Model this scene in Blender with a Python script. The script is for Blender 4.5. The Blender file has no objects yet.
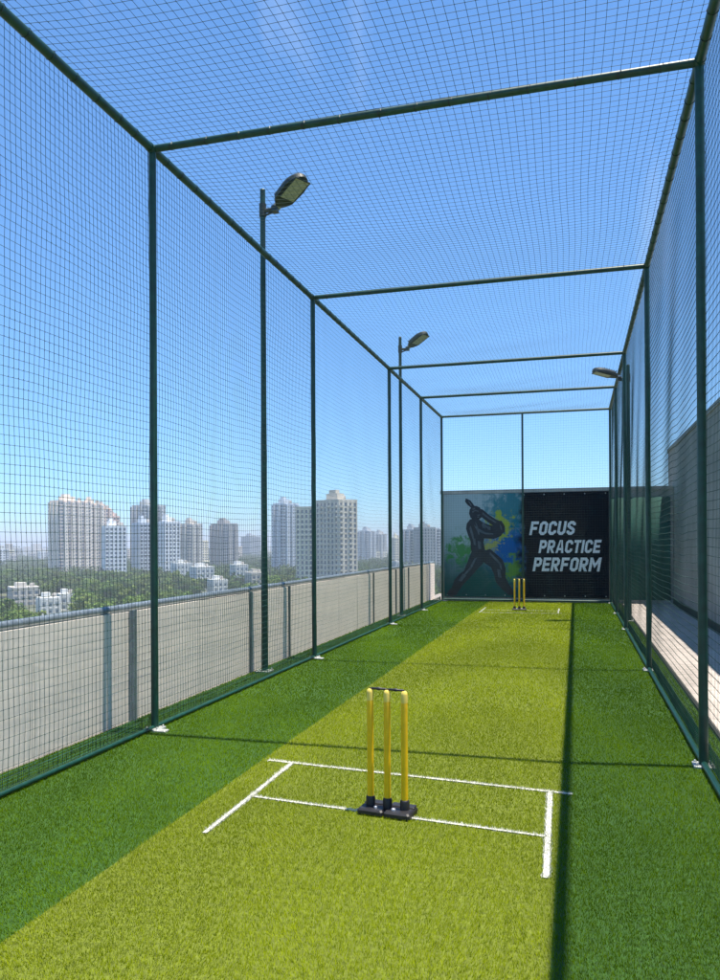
import bpy, bmesh, math, random
import numpy as np
from mathutils import Vector, Matrix, Euler

random.seed(7); rng = np.random.default_rng(7)
S = bpy.context.scene
COL = S.collection
rad = math.radians

# ------------------------------------------------------------------ camera
EYE = 1.62
YAW, PITCH, ROLL = 0.2725, 0.0022, -0.005
FPX = 771.6 / 980.0                       # focal length in picture heights
def cam_axes():
    f = Vector((-math.sin(YAW)*math.cos(PITCH), math.cos(YAW)*math.cos(PITCH), math.sin(PITCH)))
    r = Vector((math.cos(YAW), math.sin(YAW), 0)); u = r.cross(f)
    return (math.cos(ROLL)*r + math.sin(ROLL)*u), (-math.sin(ROLL)*r + math.cos(ROLL)*u), f
cr, cu, cf = cam_axes()
cam = bpy.data.cameras.new('camera'); camo = bpy.data.objects.new('camera', cam); COL.objects.link(camo)
M = Matrix.Identity(4)
for i in range(3): M[i][0], M[i][1], M[i][2] = cr[i], cu[i], -cf[i]
M[2][3] = EYE
camo.matrix_world = M
cam.sensor_fit = 'VERTICAL'; cam.sensor_height = 36; cam.sensor_width = 36
cam.lens = 36*FPX
cam.shift_y = 50.6/980
cam.clip_start = 0.05; cam.clip_end = 40000
S.camera = camo

# ------------------------------------------------------------------ sky, sun, exposure
SUNV = Vector((0.94, 0.14, 5.02)).normalized()
EL = math.asin(SUNV.z); AZ = math.atan2(SUNV.x, SUNV.y)
W = bpy.data.worlds.new('World'); S.world = W; W.use_nodes = True
nt = W.node_tree; nt.nodes.clear()
out = nt.nodes.new('ShaderNodeOutputWorld'); bg = nt.nodes.new('ShaderNodeBackground')
sky = nt.nodes.new('ShaderNodeTexSky'); sky.sky_type = 'NISHITA'; sky.sun_disc = False
sky.sun_elevation = EL; sky.sun_rotation = AZ
sky.air_density = 1.0; sky.dust_density = 0.0; sky.ozone_density = 1.6; sky.altitude = 40
bg.inputs['Strength'].default_value = 0.113
tc = nt.nodes.new('ShaderNodeTexCoord'); mp = nt.nodes.new('ShaderNodeMapping')
mp.inputs['Rotation'].default_value = (0.2, 0.3, 0.9); mp.inputs['Scale'].default_value = (7, 1.1, 2.2)
nz = nt.nodes.new('ShaderNodeTexNoise'); nz.inputs['Scale'].default_value = 1.3; nz.inputs['Detail'].default_value = 6
cr_ = nt.nodes.new('ShaderNodeValToRGB'); cr_.color_ramp.elements[0].position = 0.61; cr_.color_ramp.elements[1].position = 0.85
cr_.color_ramp.elements[1].color = (0.34, 0.34, 0.34, 1)
mx = nt.nodes.new('ShaderNodeMix'); mx.data_type = 'RGBA'
mx.inputs['B'].default_value = (4.2, 4.9, 5.8, 1)
nt.links.new(tc.outputs['Generated'], mp.inputs['Vector']); nt.links.new(mp.outputs['Vector'], nz.inputs['Vector'])
nt.links.new(nz.outputs['Fac'], cr_.inputs['Fac']); nt.links.new(cr_.outputs['Color'], mx.inputs['Factor'])
tint = nt.nodes.new('ShaderNodeMix'); tint.data_type = 'RGBA'; tint.blend_type = 'MULTIPLY'; tint.inputs['Factor'].default_value = 1
tint.inputs['B'].default_value = (.55, .94, 1.34, 1)
sg = nt.nodes.new('ShaderNodeGamma'); sg.inputs['Gamma'].default_value = .82
nt.links.new(sky.outputs['Color'], sg.inputs['Color']); nt.links.new(sg.outputs['Color'], tint.inputs['A']); nt.links.new(tint.outputs['Result'], mx.inputs['A']); nt.links.new(mx.outputs['Result'], bg.inputs['Color'])
nt.links.new(bg.outputs['Background'], out.inputs['Surface'])

sun = bpy.data.lights.new('sun', 'SUN'); sun.energy = 5.0; sun.angle = rad(0.53); sun.color = (1.0, 0.92, 0.79)
suno = bpy.data.objects.new('sun', sun); COL.objects.link(suno)
suno.rotation_euler = SUNV.to_track_quat('Z', 'Y').to_euler(); suno.location = (3, 2, 12)
vs = S.view_settings
vs.view_transform = 'Standard'; vs.look = 'None'; vs.exposure = 0.95; vs.gamma = 1.0; vs.use_curve_mapping = False

# ------------------------------------------------------------------ helpers
def tag(o, label=None, cat=None, group=None, kind=None):
    if label: o['label'] = label
    if cat: o['category'] = cat
    if group: o['group'] = group
    if kind: o['kind'] = kind
    return o
def empty(name, loc=(0, 0, 0), rz=0.0):
    o = bpy.data.objects.new(name, None); COL.objects.link(o)
    o.location = loc; o.rotation_euler = (0, 0, rz); o.empty_display_size = 0.2
    return o
def link_mesh(name, me, parent=None, loc=None):
    o = bpy.data.objects.new(name, me); COL.objects.link(o)
    if parent is not None: o.parent = parent
    if loc is not None: o.location = loc
    return o
class MB:
    """collects shapes for one mesh"""
    def __init__(s): s.v = []; s.f = []; s.smooth = []
    def add(s, vs, fs, smooth=False):
        n = len(s.v); s.v += [tuple(p) for p in vs]
        s.f += [tuple(i+n for i in f) for f in fs]; s.smooth += [smooth]*len(fs)
    def box(s, x0, x1, y0, y1, z0, z1):
        s.add([(x0,y0,z0),(x1,y0,z0),(x1,y1,z0),(x0,y1,z0),(x0,y0,z1),(x1,y0,z1),(x1,y1,z1),(x0,y1,z1)],
              [(0,3,2,1),(4,5,6,7),(0,1,5,4),(1,2,6,5),(2,3,7,6),(3,0,4,7)])
    def bbox(s, x0, x1, y0, y1, z0, z1, b):
        """box with its vertical and top edges chamfered"""
        def ring(i, z): return [(x0+b+i,y0+i,z),(x1-b-i,y0+i,z),(x1-i,y0+b+i,z),(x1-i,y1-b-i,z),(x1-b-i,y1-i,z),(x0+b+i,y1-i,z),(x0+i,y1-b-i,z),(x0+i,y0+b+i,z)]
        vs = ring(0, z0)+ring(0, z1-b)+ring(b*.9, z1)
        fs = [tuple(range(7, -1, -1)), tuple(range(16, 24))]
        for k in (0, 8):
            for i in range(8): fs.append((k+i, k+(i+1) % 8, k+8+(i+1) % 8, k+8+i))
        s.add(vs, fs)
    def lathe(s, cx, cy, prof, n=16, cap=True):
        vs = []; fs = []
        for (r, z) in prof:
            for k in range(n):
                a = 2*math.pi*k/n; vs.append((cx+r*math.cos(a), cy+r*math.sin(a), z))
        for j in range(len(prof)-1):
            for k in range(n):
                fs.append((j*n+k, j*n+(k+1) % n, (j+1)*n+(k+1) % n, (j+1)*n+k))
        s.add(vs, fs, True)
        if cap:
            s.add(vs[:n], [tuple(range(n-1, -1, -1))]); s.add(vs[-n:], [tuple(range(n))])
    def tube(s, p0, p1, r, n=14, r1=None):
        p0 = Vector(p0); p1 = Vector(p1); d = (p1-p0).normalized()
        a = Vector((0, 0, 1)) if abs(d.z) < .9 else Vector((1, 0, 0))
        u = d.cross(a).normalized(); w = d.cross(u); r1 = r if r1 is None else r1
        vs = []
        for p, rr in ((p0, r), (p1, r1)):
            for k in range(n):
                t = 2*math.pi*k/n; vs.append(p+(u*math.cos(t)+w*math.sin(t))*rr)
        s.add(vs, [(k, n+k, n+(k+1) % n, (k+1) % n) for k in range(n)], True)
        s.add(vs[:n], [tuple(range(n))]); s.add(vs[n:], [tuple(range(n-1, -1, -1))])
    def prism(s, pts, y0, y1):
        """polygon in (x,z) extruded from y0 to y1"""
        n = len(pts); vs = [(x, y0, z) for x, z in pts]+[(x, y1, z) for x, z in pts]
        s.add(vs, [tuple(range(n)), tuple(range(2*n-1, n-1, -1))]+[(i, n+i, n+(i+1) % n, (i+1) % n) for i in range(n)])
    def mesh(s, name, mat):
        me = bpy.data.meshes.new(name); me.from_pydata(s.v, [], s.f)
        me.polygons.foreach_set('use_smooth', s.smooth); 
        bm = bmesh.new(); bm.from_mesh(me); bmesh.ops.recalc_face_normals(bm, faces=bm.faces); bm.to_mesh(me); bm.free()
        if mat: me.materials.append(mat)
        return me
    def build(s, name, mat, parent=None, loc=None): return link_mesh(name, s.mesh(name, mat), parent, loc)
def tri_mesh(name, V, F, mat, smooth=False):
    """fast mesh from numpy arrays (all faces the same size)"""
    me = bpy.data.meshes.new(name); k = F.shape[1]
    me.vertices.add(len(V)); me.vertices.foreach_set('co', V.astype(np.float32).ravel())
    me.loops.add(F.size); me.loops.foreach_set('vertex_index', F.astype(np.int32).ravel())
    me.polygons.add(len(F)); me.polygons.foreach_set('loop_start', np.arange(0, F.size, k, dtype=np.int32))
    me.polygons.foreach_set('use_smooth', np.full(len(F), smooth))
    me.update(calc_edges=True); me.validate()
    if mat: me.materials.append(mat)
    return me

# ------------------------------------------------------------------ materials
def new_mat(name):
    m = bpy.data.materials.new(name); m.use_nodes = True
    return m, m.node_tree, m.node_tree.nodes['Principled BSDF']
def mat(name, c, rough=.6, metal=0., var=.15, scale=8., bump=0., spec=.5, rand=0., coord='Object', detail=5., stretch=(1,1,1)):
    """base colour broken up by two noises, optional bump and per-object variation"""
    m, t, b = new_mat(name); N = t.nodes; L = t.links
    tc = N.new('ShaderNodeTexCoord'); mp = N.new('ShaderNodeMapping'); mp.inputs['Scale'].default_value = stretch
    L.new(tc.outputs[coord], mp.inputs['Vector'])
    n = N.new('ShaderNodeTexNoise'); n.inputs['Scale'].default_value = scale; n.inputs['Detail'].default_value = detail
    L.new(mp.outputs['Vector'], n.inputs['Vector'])
    r = N.new('ShaderNodeMapRange'); r.inputs['From Min'].default_value = .3; r.inputs['From Max'].default_value = .7
    r.inputs['To Min'].default_value = 1-var; r.inputs['To Max'].default_value = 1+var
    L.new(n.outputs['Fac'], r.inputs['Value'])
    val = r.outputs['Result']
    if rand:
        oi = N.new('ShaderNodeObjectInfo'); r2 = N.new('ShaderNodeMapRange')
        r2.inputs['To Min'].default_value = 1-rand; r2.inputs['To Max'].default_value = 1+rand
        L.new(oi.outputs['Random'], r2.inputs['Value'])
        mm = N.new('ShaderNodeMath'); mm.operation = 'MULTIPLY'; L.new(val, mm.inputs[0]); L.new(r2.outputs['Result'], mm.inputs[1]); val = mm.outputs[0]
    vm = N.new('ShaderNodeVectorMath'); vm.operation = 'SCALE'; vm.inputs[0].default_value = c[:3]
    L.new(val, vm.inputs['Scale']); L.new(vm.outputs['Vector'], b.inputs['Base Color'])
    b.inputs['Roughness'].default_value = rough; b.inputs['Metallic'].default_value = metal
    b.inputs['Specular IOR Level'].default_value = spec
    if bump:
        bp = N.new('ShaderNodeBump'); bp.inputs['Strength'].default_value = bump; bp.inputs['Distance'].default_value = .01
        n2 = N.new('ShaderNodeTexNoise'); n2.inputs['Scale'].default_value = scale*6; n2.inputs['Detail'].default_value = 4
        L.new(mp.outputs['Vector'], n2.inputs['Vector']); L.new(n2.outputs['Fac'], bp.inputs['Height']); L.new(bp.outputs['Normal'], b.inputs['Normal'])
    return m
def turf_mat(name, ca, cb, cc):
    """plastic grass blades: mottled mix of three greens, a little light passing through"""
    m, t, b = new_mat(name); N = t.nodes; L = t.links
    g = N.new('ShaderNodeNewGeometry')
    n1 = N.new('ShaderNodeTexNoise'); n1.inputs['Scale'].default_value = 1.6; n1.inputs['Detail'].default_value = 6; n1.inputs['Roughness'].default_value = .65
    n2 = N.new('ShaderNodeTexNoise'); n2.inputs['Scale'].default_value = 95; n2.inputs['Detail'].default_value = 2
    mpp = N.new('ShaderNodeMapping'); mpp.inputs['Scale'].default_value = (1.8, .55, 1); L.new(g.outputs['Position'], mpp.inputs['Vector']); L.new(mpp.outputs['Vector'], n1.inputs['Vector']); L.new(g.outputs['Position'], n2.inputs['Vector'])
    r1 = N.new('ShaderNodeMapRange'); r1.inputs['From Min'].default_value = .32; r1.inputs['From Max'].default_value = .68; L.new(n1.outputs['Fac'], r1.inputs['Value'])
    r2 = N.new('ShaderNodeMapRange'); r2.inputs['From Min'].default_value = .35; r2.inputs['From Max'].default_value = .7; L.new(n2.outputs['Fac'], r2.inputs['Value'])
    m1 = N.new('ShaderNodeMix'); m1.data_type = 'RGBA'; m1.inputs['A'].default_value = (*ca, 1); m1.inputs['B'].default_value = (*cb, 1); L.new(r1.outputs['Result'], m1.inputs['Factor'])
    m2 = N.new('ShaderNodeMix'); m2.data_type = 'RGBA'; m2.inputs['B'].default_value = (*cc, 1); L.new(m1.outputs['Result'], m2.inputs['A']); L.new(r2.outputs['Result'], m2.inputs['Factor'])
    L.new(m2.outputs['Result'], b.inputs['Base Color']); b.inputs['Roughness'].default_value = .7; b.inputs['Specular IOR Level'].default_value = .0
    tr = N.new('ShaderNodeBsdfTranslucent'); L.new(m2.outputs['Result'], tr.inputs['Color'])
    ms = N.new('ShaderNodeMixShader'); ms.inputs['Fac'].default_value = .3
    L.new(b.outputs['BSDF'], ms.inputs[1]); L.new(tr.outputs['BSDF'], ms.inputs[2]); L.new(ms.outputs['Shader'], N['Material Output'].inputs['Surface'])
    return m
def leaf_mat(name, c):
    m = mat(name, c, rough=.7, var=.35, scale=.35, rand=.3, spec=.2)
    t = m.node_tree; N = t.nodes; b = N['Principled BSDF']
    tr = N.new('ShaderNodeBsdfTranslucent'); t.links.new(b.inputs['Base Color'].links[0].from_socket, tr.inputs['Color'])
    ms = N.new('ShaderNodeMixShader'); ms.inputs['Fac'].default_value = .25
    t.links.new(b.outputs['BSDF'], ms.inputs[1]); t.links.new(tr.outputs['BSDF'], ms.inputs[2]); t.links.new(ms.outputs['Shader'], N['Material Output'].inputs['Surface'])
    return m

MT = {}
MT['paint'] = mat('green_painted_steel', (.005, .050, .035), rough=.42, var=.3, scale=14)
MT['net'] = mat('green_netting', (.005, .042, .033), rough=.75, var=.3, scale=3)
MT['skirt'] = mat('green_skirt_mesh', (.010, .105, .062), rough=.75, var=.3, scale=5)
MT['zinc'] = mat('zinc_plate', (.46, .48, .46), rough=.45, metal=.3, var=.25, scale=30)
MT['plaster'] = mat('parapet_plaster', (.92, .82, .72), rough=.85, var=.035, scale=2.2, bump=.15)
MT['rail'] = mat('galvanised_rail', (.27, .32, .35), rough=.45, metal=.35, var=.2, scale=9)
MT['darkpost'] = mat('grey_post', (.10, .14, .15), rough=.5, var=.2, scale=9)
MT['concrete'] = mat('concrete_wall', (.36, .36, .33), rough=.9, var=.22, scale=1.1, bump=.3, detail=8)
MT['coping'] = mat('concrete_coping', (.46, .44, .40), rough=.85, var=.16, scale=3, bump=.3)
MT['deck'] = mat('deck_screed', (.34, .31, .28), rough=.9, var=.15, scale=3, bump=.2)
MT['paver'] = mat('paver', (.56, .50, .455), rough=.85, var=.13, scale=7, bump=.3, rand=.10)
MT['edging'] = mat('dark_edge_line', (.012, .016, .014), rough=.7, var=.3, scale=20)  # near black, on the turf edging it stands for the edge's shadow
MT['greencloth'] = mat('green_shade_cloth', (.010, .085, .065), rough=.8, var=.25, scale=2.5, stretch=(6, 1, .6))
MT['yellow'] = mat('yellow_stump_plastic', (.86, .52, .006), rough=.34, var=.10, scale=18)
MT['yellow_sheen'] = mat('stump_top_sheen', (.82, .62, .12), rough=.32, var=.08, scale=18)  # sheen on the stump tops painted as a paler yellow
MT['black'] = mat('black_rubber', (.016, .015, .018), rough=.5, var=.3, scale=25)
MT['steel'] = mat('steel_spring', (.45, .46, .5), rough=.35, metal=.6, var=.15, scale=30)
MT['lamp'] = mat('lamp_housing', (.020, .030, .028), rough=.45, var=.25, scale=12)
MT['lens'] = mat('lamp_lens', (.34, .36, .27), rough=.22, var=.28, scale=26)
MT['white'] = mat('white_line_fibre', (.66, .66, .58), rough=.7, var=.14, scale=30)
MT['turf_pitch'] = turf_mat('pitch_turf', (.27, .335, .007), (.33, .385, .010), (.22, .285, .006))
MT['turf_side'] = turf_mat('side_turf', (.116, .215, .002), (.172, .285, .004), (.086, .172, .001))
MT['base_pitch'] = mat('pitch_backing', (.11, .14, .008), rough=.9, var=.3, scale=60)
MT['base_side'] = mat('side_backing', (.026, .080, .005), rough=.9, var=.3, scale=60)

def stain(m, amount, col=(.30, .27, .23), top=None):
    """thin vertical rain streaks and patchy grime over a wall material"""
    t = m.node_tree; N = t.nodes; L = t.links; b = N['Principled BSDF']; src = b.inputs['Base Color'].links[0].from_socket
    tc = N.new('ShaderNodeNewGeometry'); mp = N.new('ShaderNodeMapping'); mp.inputs['Scale'].default_value = (5, 5, .35); L.new(tc.outputs['Position'], mp.inputs['Vector'])
    n = N.new('ShaderNodeTexNoise'); n.inputs['Scale'].default_value = 1.5; n.inputs['Detail'].default_value = 9; n.inputs['Roughness'].default_value = .7; L.new(mp.outputs['Vector'], n.inputs['Vector'])
    n2 = N.new('ShaderNodeTexNoise'); n2.inputs['Scale'].default_value = .9; n2.inputs['Detail'].default_value = 5; L.new(tc.outputs['Position'], n2.inputs['Vector'])
    a = N.new('ShaderNodeMapRange'); a.inputs['From Min'].default_value = .52; a.inputs['From Max'].default_value = .78; a.inputs['To Max'].default_value = amount; L.new(n.outputs['Fac'], a.inputs['Value'])
    c = N.new('ShaderNodeMapRange'); c.inputs['From Min'].default_value = .35; c.inputs['From Max'].default_value = .65; L.new(n2.outputs['Fac'], c.inputs['Value'])
    mu = N.new('ShaderNodeMath'); mu.operation = 'MULTIPLY'; L.new(a.outputs['Result'], mu.inputs[0]); L.new(c.outputs['Result'], mu.inputs[1])
    x = N.new('ShaderNodeMix'); x.data_type = 'RGBA'; L.new(mu.outputs[0], x.inputs['Factor']); L.new(src, x.inputs['A']); x.inputs['B'].default_value = (*col, 1); L.new(x.outputs['Result'], b.inputs['Base Color'])
stain(MT['yellow'], .35, (.35, .18, .02)); stain(MT['plaster'], .28, (.45, .39, .33)); stain(MT['concrete'], .7, (.10, .10, .09)); stain(MT['coping'], .6, (.14, .13, .12)); stain(MT['paver'], .5, (.25, .21, .18))

# ------------------------------------------------------------------ the roof: deck, turf, pitch
XL, XR, H = -3.50, 0.865, 5.02
FY = [1.65, 5.93, 10.15, 14.71, 17.91, 20.83]        # frame positions along the lane
PL, PR = -2.24, -0.10                                 # pitch edges (left, right)
TL, TR = -3.88, 1.10                                  # turf edges
GZ = -32.0                                            # street level below the roof

mb = MB(); mb.box(-4.14, 9.0, -4.0, 24.0, GZ, 0.0)
deck = tag(mb.build('roof_deck', MT['deck']), kind='structure')
mb = MB(); mb.box(TL, PL, -1.5, 20.98, .0035, .012); mb.box(PR, TR, -1.5, 20.98, .0035, .012)
turf = tag(mb.build('side_turf', MT['base_side']), kind='structure')
mb = MB(); mb.box(PL, PR, -1.5, 20.98, .0035, .012)
pitch = tag(mb.build('pitch_turf', MT['base_pitch']), kind='structure')

# painted creases: (x0,y0,x1,y1,width)
CREASE = [(-2.19, 5.30, -0.03, 5.075, .030), (-1.985, 4.52, -0.16, 4.31, .026), (-1.995, 5.27, -1.985, 3.88, .034), (-0.165, 5.07, -0.145, 3.78, .038),
          (-2.12, 17.56, -0.30, 17.70, .022), (-2.12, 18.28, -0.38, 18.34, .02), (-2.105, 17.58, -2.12, 18.95, .026), (-0.385, 17.72, -0.39, 18.95, .026)]
def in_crease(x, y, grow=0.):
    inside = np.zeros(len(x), bool)
    for (x0, y0, x1, y1, w) in CREASE:
        d = np.array([x1-x0, y1-y0]); L = np.hypot(*d); d /= L
        t = (x-x0)*d[0]+(y-y0)*d[1]; s = -(x-x0)*d[1]+(y-y0)*d[0]
        inside |= (t > 0) & (t < L) & (np.abs(s) < w/2+grow)
    return inside
def blades(x, y, h, w, lean=.55):
    """one bent triangle per blade"""
    n = len(x); a = rng.uniform(0, 2*np.pi, n); hh = h*rng.uniform(.65, 1.15, n); ww = w*rng.uniform(.7, 1.3, n)
    ln = hh*lean*rng.uniform(.2, 1.3, n); b = rng.uniform(0, 2*np.pi, n)
    # fibres of a carpet keep a nap: brushed patches lean together
    nx_ = .5*np.sin(x*5.1+1.3*np.sin(y*2.3))*np.sin(y*1.7+.8*np.sin(x*3))+.3*np.sin(x*11+y*4); ny_ = .35+.5*np.sin(y*1.1+2*np.sin(x*1.9))
    V = np.empty((n, 3, 3))
    V[:, 0, 0] = x-np.cos(a)*ww/2; V[:, 0, 1] = y-np.sin(a)*ww/2; V[:, 0, 2] = .010
    V[:, 1, 0] = x+np.cos(a)*ww/2; V[:, 1, 1] = y+np.sin(a)*ww/2; V[:, 1, 2] = .010
    V[:, 2, 0] = x+np.cos(b)*ln+.45*nx_*hh; V[:, 2, 1] = y+np.sin(b)*ln+.45*ny_*hh; V[:, 2, 2] = .010+hh
    return V.reshape(-1, 3), np.arange(3*n).reshape(-1, 3)
ZONES = [(1.6, 4.6, 21000, .0034, .019), (4.6, 7.5, 12500, .0045, .020), (7.5, 12.5, 5600, .0075, .021), (12.5, 20.95, 2100, .014, .024)]
def turf_blades(xa, xb, keep):
    VV = []; FF = []; k = 0
    for (ya, yb, den, w, h) in ZONES:
        n = int((xb-xa)*(yb-ya)*den); x = rng.uniform(xa, xb, n); y = rng.uniform(ya, yb, n)
        s = keep(x, y); V, F = blades(x[s], y[s], h, w); VV.append(V); FF.append(F+k); k += len(V)
    return np.concatenate(VV), np.concatenate(FF)
wob = lambda y: .004*np.sin(y*3.1)+.003*np.sin(y*7.7+1)
V, F = turf_blades(PL-.03, PR+.03, lambda x, y: (~in_crease(x, y)) & (x > PL+wob(y)) & (x < PR+wob(y+4)))
tag(link_mesh('pitch_grass', tri_mesh('pitch_grass', V, F, MT['turf_pitch'])), 'yellow-green artificial grass of the batting pitch strip', 'grass', kind='stuff')
V, F = turf_blades(TL, TR, lambda x, y: ((x < PL+wob(y)) | (x > PR+wob(y+4))) & (~in_crease(x, y)))
tag(link_mesh('side_grass', tri_mesh('side_grass', V, F, MT['turf_side'])), 'dark green artificial grass on both sides of the pitch', 'grass', kind='stuff')
for (x0, y0, x1, y1, w) in CREASE:
    L = math.hypot(x1-x0, y1-y0); ux, uy = (x1-x0)/L, (y1-y0)/L
    far = y0 > 10
    n = int(L*w*(44000 if not far else 12000)); t = rng.uniform(0, L, n); wear = .5+.5*np.sin(t*9+x0*5)*np.sin(t*23+y0); t = t[rng.uniform(size=n) < .72+.28*wear]; n = len(t); s = rng.uniform(-w/2, w/2, n)+rng.normal(0, .0025, n)
    V, F = blades(x0+ux*t-uy*s, y0+uy*t+ux*s, .019, .006 if not far else .012, .6)
    g = w*.36; k = len(V)      # woven white backing of the line
    V = np.concatenate([V, [(x0+uy*g, y0-ux*g, .0185), (x1+uy*g, y1-ux*g, .0185), (x1-uy*g, y1+ux*g, .0185), (x0-uy*g, y0+ux*g, .0185)]])
    F = np.concatenate([F, [[k, k+1, k+2], [k, k+2, k+3]]])
    link_mesh('crease_line', tri_mesh('crease_line', V, F, MT['white']), pitch)

# paving to the right of the cage, one object per slab, and the turf edging, its shadow line put into the black
edge = MB(); edge.box(TR+.004, TR+.034, -1.5, 20.98, .002, .034)
tag(edge.build('turf_edging', MT['edging']), 'thin edging strip along the right edge of the turf, shadow line put into its black colour', 'edging')
pave = empty('paving', (0, 0, 0)); tag(pave, kind='structure')
pm = MB(); pm.bbox(-.196, .196, -.196, .196, .002, .026, .004); pme = pm.mesh('paver', MT['paver'])
for i in range(4):
    for j in range(48):
        x = TR+.24+i*.4; y = 1.7+j*.4
        if x > 2.36 or y > 20.8: continue
        o = link_mesh('paver', pme, pave, (x, y, random.uniform(-.0015, .0015)))
        o.rotation_euler = (random.uniform(-.003, .003), random.uniform(-.003, .003), random.uniform(-.006, .006))

# ------------------------------------------------------------------ parapet on the left
par = empty('parapet_wall', (-3.98, 12, 0)); tag(par, 'long pinkish white parapet wall with a grey metal top rail', 'parapet')
def put(o, parent):     # parts are modelled in world coordinates
    o.parent = parent; o.matrix_parent_inverse = Matrix.Translation(-Vector(parent.location)); return o
PYS = [-2.6, .9, 3.55, 6.2, 8.85, 10.2, 12.6, 14.9, 16.9, 18.25, 21.9]
for a, b in zip(PYS[:-1], PYS[1:]):
    n_ = 2 if b-a > 2.2 else 1
    for q in range(n_):
        mb = MB(); mb.box(-4.06, -3.90+random.uniform(-.002, .002), a+(b-a)*q/n_+.004, a+(b-a)*(q+1)/n_-.004, 0.0, 1.0)
        put(mb.build('panel', MT['plaster']), par)
mb = MB(); mb.box(-4.04, -3.915, -2.6, 21.9, 0.0, .995); put(mb.build('core', MT['concrete']), par)
mb = MB(); mb.tube((-3.95, -3.0, 1.035), (-3.95, 21.9, 1.035), .036, 16)
put(mb.build('top_rail', MT['rail']), par)
for y in PYS:
    if y in (12.6, 21.9): continue
    thick = .028 if y < 7 else .015
    mb = MB(); mb.box(-3.898, -3.898+thick*1.6, y-thick, y+thick, 0.0, 1.012); mb.box(-3.898, -3.80, y-.06, y+.06, .0, .012)
    put(mb.build('post', MT['rail'] if y < 7 else MT['darkpost']), par)

# ------------------------------------------------------------------ the practice cage
cage = empty('practice_cage', (-1.3, 11, 0)); tag(cage, 'long dark green steel cage hung with fine netting over the pitch', 'sports cage')
R_ = .0315
def part(m, name, mt): return put(m.build(name, MT[mt]), cage)
for i, y in enumerate(FY):
    for x in (XL, XR):
        m = MB(); m.tube((x, y, .012), (x, y, H), R_, 18); part(m, 'post', 'paint')
        s = 1 if x < 0 else -1
        m = MB(); m.bbox(x-.07, x+.07, y-.07, y+.07, .012, .034, .004); 
        if s > 0: m.bbox(x+s*.09-.055, x+s*.09+.055, y-.09, y-.01, .012, .030, .004)
        for bx, by in ((-.05, -.05), (.05, -.05), (-.05, .05), (.05, .05)): m.lathe(x+bx, y+by, [(.009, .034), (.009, .046), (.005, .05)], 6)
        part(m, 'base_plate', 'zinc')
    m = MB(); m.tube((XL, y, H+.002), (XR, y, H+.002), R_*.94, 18); part(m, 'cross_beam', 'paint')
for x in (XL, XR):
    m = MB(); m.tube((x, FY[0]-.03, H-.001), (x, FY[-1]+.03, H-.001), R_*1.14, 18); part(m, 'top_rail', 'paint')
    for a, b in zip(FY[:-1], FY[1:]):
        m = MB(); m.tube((x, a+.03, .040), (x, b-.03, .040), .017 if x < 0 else .022, 14); part(m, 'bottom_rail', 'paint')
    # saddle clamps where the beams meet the rails
    for y in FY:
        m = MB(); m.tube((x, y-.055, H-.001), (x, y+.055, H-.001), R_*1.28, 18); part(m, 'clamp', 'paint')
m = MB(); m.tube((-1.345, FY[-1], .012), (-1.345, FY[-1], H), .026, 14); part(m, 'post', 'paint')
m = MB(); m.tube((XL, FY[-1], .062), (XR, FY[-1], .062), .026, 14); part(m, 'bottom_rail', 'paint')

def strings(P, r):
    """P: (strings, points, 3) polylines -> thin three-sided cords"""
    n, k, _ = P.shape
    d = P[:, -1]-P[:, 0]; d /= np.linalg.norm(d, axis=1)[:, None]
    a = np.where(np.abs(d[:, 2:3]) < .9, np.array([[0, 0, 1.]]), np.array([[1., 0, 0]]))
    u = np.cross(d, a); u /= np.linalg.norm(u, axis=1)[:, None]; w = np.cross(d, u)
    V = np.stack([P+r*(np.cos(t)*u+np.sin(t)*w)[:, None] for t in (0.3, 0.3+2*np.pi/3, .3+4*np.pi/3)], 2)   # n,k,3,3
    idx = np.arange(n*k*3).reshape(n, k, 3); F = []
    for c in range(3):
        F.append(np.stack([idx[:, :-1, c], idx[:, 1:, c], idx[:, 1:, (c+1) % 3], idx[:, :-1, (c+1) % 3]], -1).reshape(-1, 4))
    return V.reshape(-1, 3), np.concatenate(F)
def net(fn, lu, lv, su, sv, r, knots, name, mt, seg=.35):
    """fn(u, v) -> points; cords every su along u and sv along v, knots at the crossings"""
    nu, nv = max(2, round(lu/su)), max(2, round(lv/sv))
    us, vs_ = np.linspace(0, lu, nu+1), np.linspace(0, lv, nv+1)
    ku, kv = max(2, int(lu/seg)+1), max(2, int(lv/seg)+1)
    A, B = np.meshgrid(us, np.linspace(0, lv, kv), indexing='ij'); V1, F1 = strings(fn(A, B), r)
    B, A = np.meshgrid(vs_, np.linspace(0, lu, ku), indexing='ij'); V2, F2 = strings(fn(A, B), r)
    V = np.concatenate([V1, V2]); F = np.concatenate([F1, F2+len(V1)])
    if knots:
        A, B = np.meshgrid(us, vs_, indexing='ij'); C = fn(A, B).reshape(-1, 3)
        o = np.array([(1, 0, 0), (-1, 0, 0), (0, 1, 0), (0, -1, 0), (0, 0, 1), (0, 0, -1)])*knots
        KV = (C[:, None]+o[None]).reshape(-1, 3)
        q = np.array([(0, 2, 4, 4), (2, 1, 4, 4), (1, 3, 4, 4), (3, 0, 4, 4), (2, 0, 5, 5), (1, 2, 5, 5), (3, 1, 5, 5), (0, 3, 5, 5)])
        KF = (np.arange(len(C))[:, None, None]*6+q[None, :, :3]).reshape(-1, 3)
        T = np.concatenate([F[:, [0, 1, 2]], F[:, [0, 2, 3]]])
        V2_ = np.concatenate([V, KV]); F = np.concatenate([T, KF+len(V)]); V = V2_
    return put(link_mesh(name, tri_mesh(name, V, F, MT[mt])), cage)
def wave(a, b, s): return np.sin(a*1.9+s)*np.sin(b*1.3+s*2)+.5*np.sin(a*4.3+b*2.1+s)
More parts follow.
